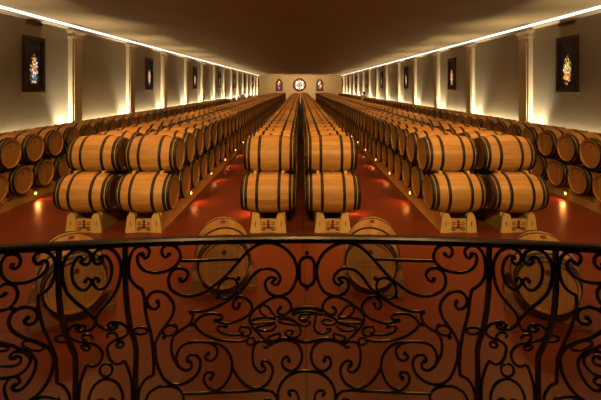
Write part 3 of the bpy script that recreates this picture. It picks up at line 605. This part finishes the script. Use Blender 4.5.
for pl in IRON_POST:
    pl=[tuple(p) for p in pl]; pl=[(pl[0][0],1.835)]+pl+[(pl[-1][0],.85)]
    for mx in (-1,1):
        b=MB(); b.tube([surf(mx*a,z) for a,z in catmull(pl,.02)],1,8,False,0,(.011,.0098)); RB_(b,'post')
for mx in (-1,1):
    b=MB(); b.tube([surf(mx*1.62,z) for z in (1.84,1.6,1.5,1.4,1.3,1.2,1.0,.85)],1,8,False,0,(.011,.0098)); RB_(b,'post')
# arch and cartouche arcs on the centre line
def mirrored(p): return [tuple(q) for q in p]+[(-q[0],q[1]) for q in reversed(p[:-1])]
A_=[tuple(q) for q in IRON_ARCH]; A_[-1]=(0,A_[-1][1]); A_=[(A_[0][0],.93)]+A_
iron('arch',.0066,'',mirrored(A_))
A_=[tuple(q) for q in IRON_TOPARC]; A_[-1]=(0,A_[-1][1]); iron('cartouche_arc',.0085,'',mirrored(A_)); iron('cartouche_arc',.0055,'',[(x*.93,z-.019) for x,z in mirrored(A_)])
A_=[tuple(q) for q in IRON_BOTARC]; A_[-1]=(0,A_[-1][1]); iron('cartouche_arc',.0085,'',mirrored(A_))
oc,oa,ot,ob,kt,kb=IRON_OV; w=abs(oa[0]-oc[0]); zt,zb=ot[1],ob[1]
b=MB(); pts=[(w*math.cos(t),zt-w+w*math.sin(t)) for t in [PI*i/12 for i in range(13)]]+[(w*math.cos(t),zb+w+w*math.sin(t)) for t in [PI+PI*i/12 for i in range(13)]]
b.tube([surf(*p) for p in pts],.0072,8,True); RB_(b,'oval_link')
for z in (kt[1],kb[1]):
    b=MB(); b.ball(surf(0,z),.009); RB_(b,'knob')
# handrail, under bar, bottom bar
b=MB(); b.tube([surf(-1.64+3.28*i/60,1.843) for i in range(61)],1,8,False,0,(.026,.0095)); RB_(b,'handrail','rail')
b=MB(); b.tube([surf(-1.62+3.24*i/60,1.828) for i in range(61)],1,8,False,0,(.011,.006)); RB_(b,'under_bar')
b=MB(); b.tube([surf(-1.62+3.24*i/60,.935) for i in range(61)],1,8,False,0,(.011,.008)); RB_(b,'bottom_bar')
tag(RT,'black wrought iron balcony railing with scrolls, hearts and central monogram under a bronze handrail','railing')
b=MB(); n=30; xs=[-3.2+6.4*i/n for i in range(n+1)]
edge=[(x,1.605-max(-1.9,min(1.9,x-RCX))**2/12.4+.14) for x in xs]
b.prism([(xs[0],Y0)]+edge+[(xs[-1],Y0)],.62,.85,0,'xyz'); struct(b.build('balcony_floor',M['slab']))
b=MB(); b.prism([(xs[0],Y0)]+[(x,y-.12) for x,y in edge]+[(xs[-1],Y0)],0,.62,0,'xyz'); struct(b.build('balcony_wall',M['wall']))
# ------------------------------------------------------------------ lights
def light(kind,name,loc,energy,color,aim=None,**kw):
    d=bpy.data.lights.new(name,kind); d.energy=energy; d.color=color
    for k,v in kw.items(): setattr(d,k,v)
    o=bpy.data.objects.new(name,d); COL.objects.link(o); o.location=loc
    if aim is not None: o.rotation_euler=(Vector(aim)-Vector(loc)).to_track_quat('-Z','Y').to_euler()
    return o
for sx in (-1,1):
    for k in range(-2,14):
        y=12.05+4*k
        light('SPOT','wall_uplight',(sx*(WX-.11),y-.40,.80),LP['up'],(1,.83,.54),(sx*(WX-.07),y-.16,3.4),spot_size=math.radians(80),spot_blend=1.,shadow_soft_size=.05)
        light('SPOT','added_streak_spot',(sx*(WX-.28),y-.25,.95),LP['streak'],(1,.62,.24),(sx*(WX-.95),y-.25,4.34),spot_size=math.radians(20),spot_blend=1.,shadow_soft_size=.04)  # extra spots added to imitate the orange streaks on the ceiling
        st=light('AREA','wall_base_strip',(sx*(WX-.10),y-1.73,1.22),LP['wash']*(.45 if y<13 else 1),(1,.80,.48),None,shape='RECTANGLE',size=.06,size_y=3.1,spread=math.radians(150))
        st.rotation_euler=(PI,0,0)
for y in [5.4,8,14,20,26,32,38,44,50,56,62]:
    for x in (-4.4,-2.7,-.6,.6,2.7,4.4):
        light('AREA','added_downlight',(x,y,ZC-.03),LP['down']*(1.25 if abs(x)>4 else .75)*(LP['first'] if y<6 else 1),(1,.46,.11),(x,y,0),shape='DISK',size=.5,spread=math.radians(125))  # unseen lamps, added to light the barrel tops and wall racks
for x in (-3.1,0,3.1):
    light('SPOT','balcony_spotlight',(x*.9,.9,4.2),LP['key'],(1,.60,.185),(x,9.0,1.15),spot_size=math.radians(54),spot_blend=1.,shadow_soft_size=.25)
for hx,hy,hz in ((-.93,4.8,.5),(.86,4.8,.5),(-2.4,4.2,.5),(2.6,4.2,.5)):
    light('SPOT','added_barrel_spot',(hx*.55,.7,4.2),LP['bsp'],(1,.56,.18),(hx,hy,hz),spot_size=math.radians(24),spot_blend=1.,shadow_soft_size=.1)  # one spot added per single barrel to brighten its head
for x in (-1.0,0,1.0):
    light('SPOT','added_railing_spot',(x*1.1,3.3,4.25),LP['rail'],(1,.66,.26),(x,1.62,1.6),spot_size=math.radians(44),spot_blend=1.,shadow_soft_size=.12)  # added only to put golden glints on the railing's upper edges
light('AREA','added_end_wall_fill',(0,62.,ZC-.03),LP['end'],(1,.60,.25),(0,68,2.2),shape='RECTANGLE',size=9,size_y=.4)  # invented area light that brightens the end wall
w=bpy.data.worlds.new('World'); SC.world=w; w.use_nodes=True
w.node_tree.nodes['Background'].inputs[0].default_value=(.5,.3,.12,1); w.node_tree.nodes['Background'].inputs[1].default_value=.004
# ------------------------------------------------------------------ camera
cd=bpy.data.cameras.new('camera'); cd.sensor_width=36; cd.lens=400/601*36; cd.shift_y=-(200-86.5)/601; cd.clip_end=200; cd.clip_start=.05
co=bpy.data.objects.new('camera',cd); COL.objects.link(co); co.location=(0,0,2.45); co.rotation_euler=(PI/2,0,0); SC.camera=co
vs=SC.view_settings; SC.display_settings.display_device='sRGB'
vs.view_transform='Standard'; vs.look='None'; vs.exposure=LP['exp']; vs.gamma=1; vs.use_curve_mapping=False
SC.cycles.max_bounces=6; SC.cycles.diffuse_bounces=4; SC.cycles.sample_clamp_indirect=4
print('barrels one by one:',NB,'in the mass:',len(STUFF))
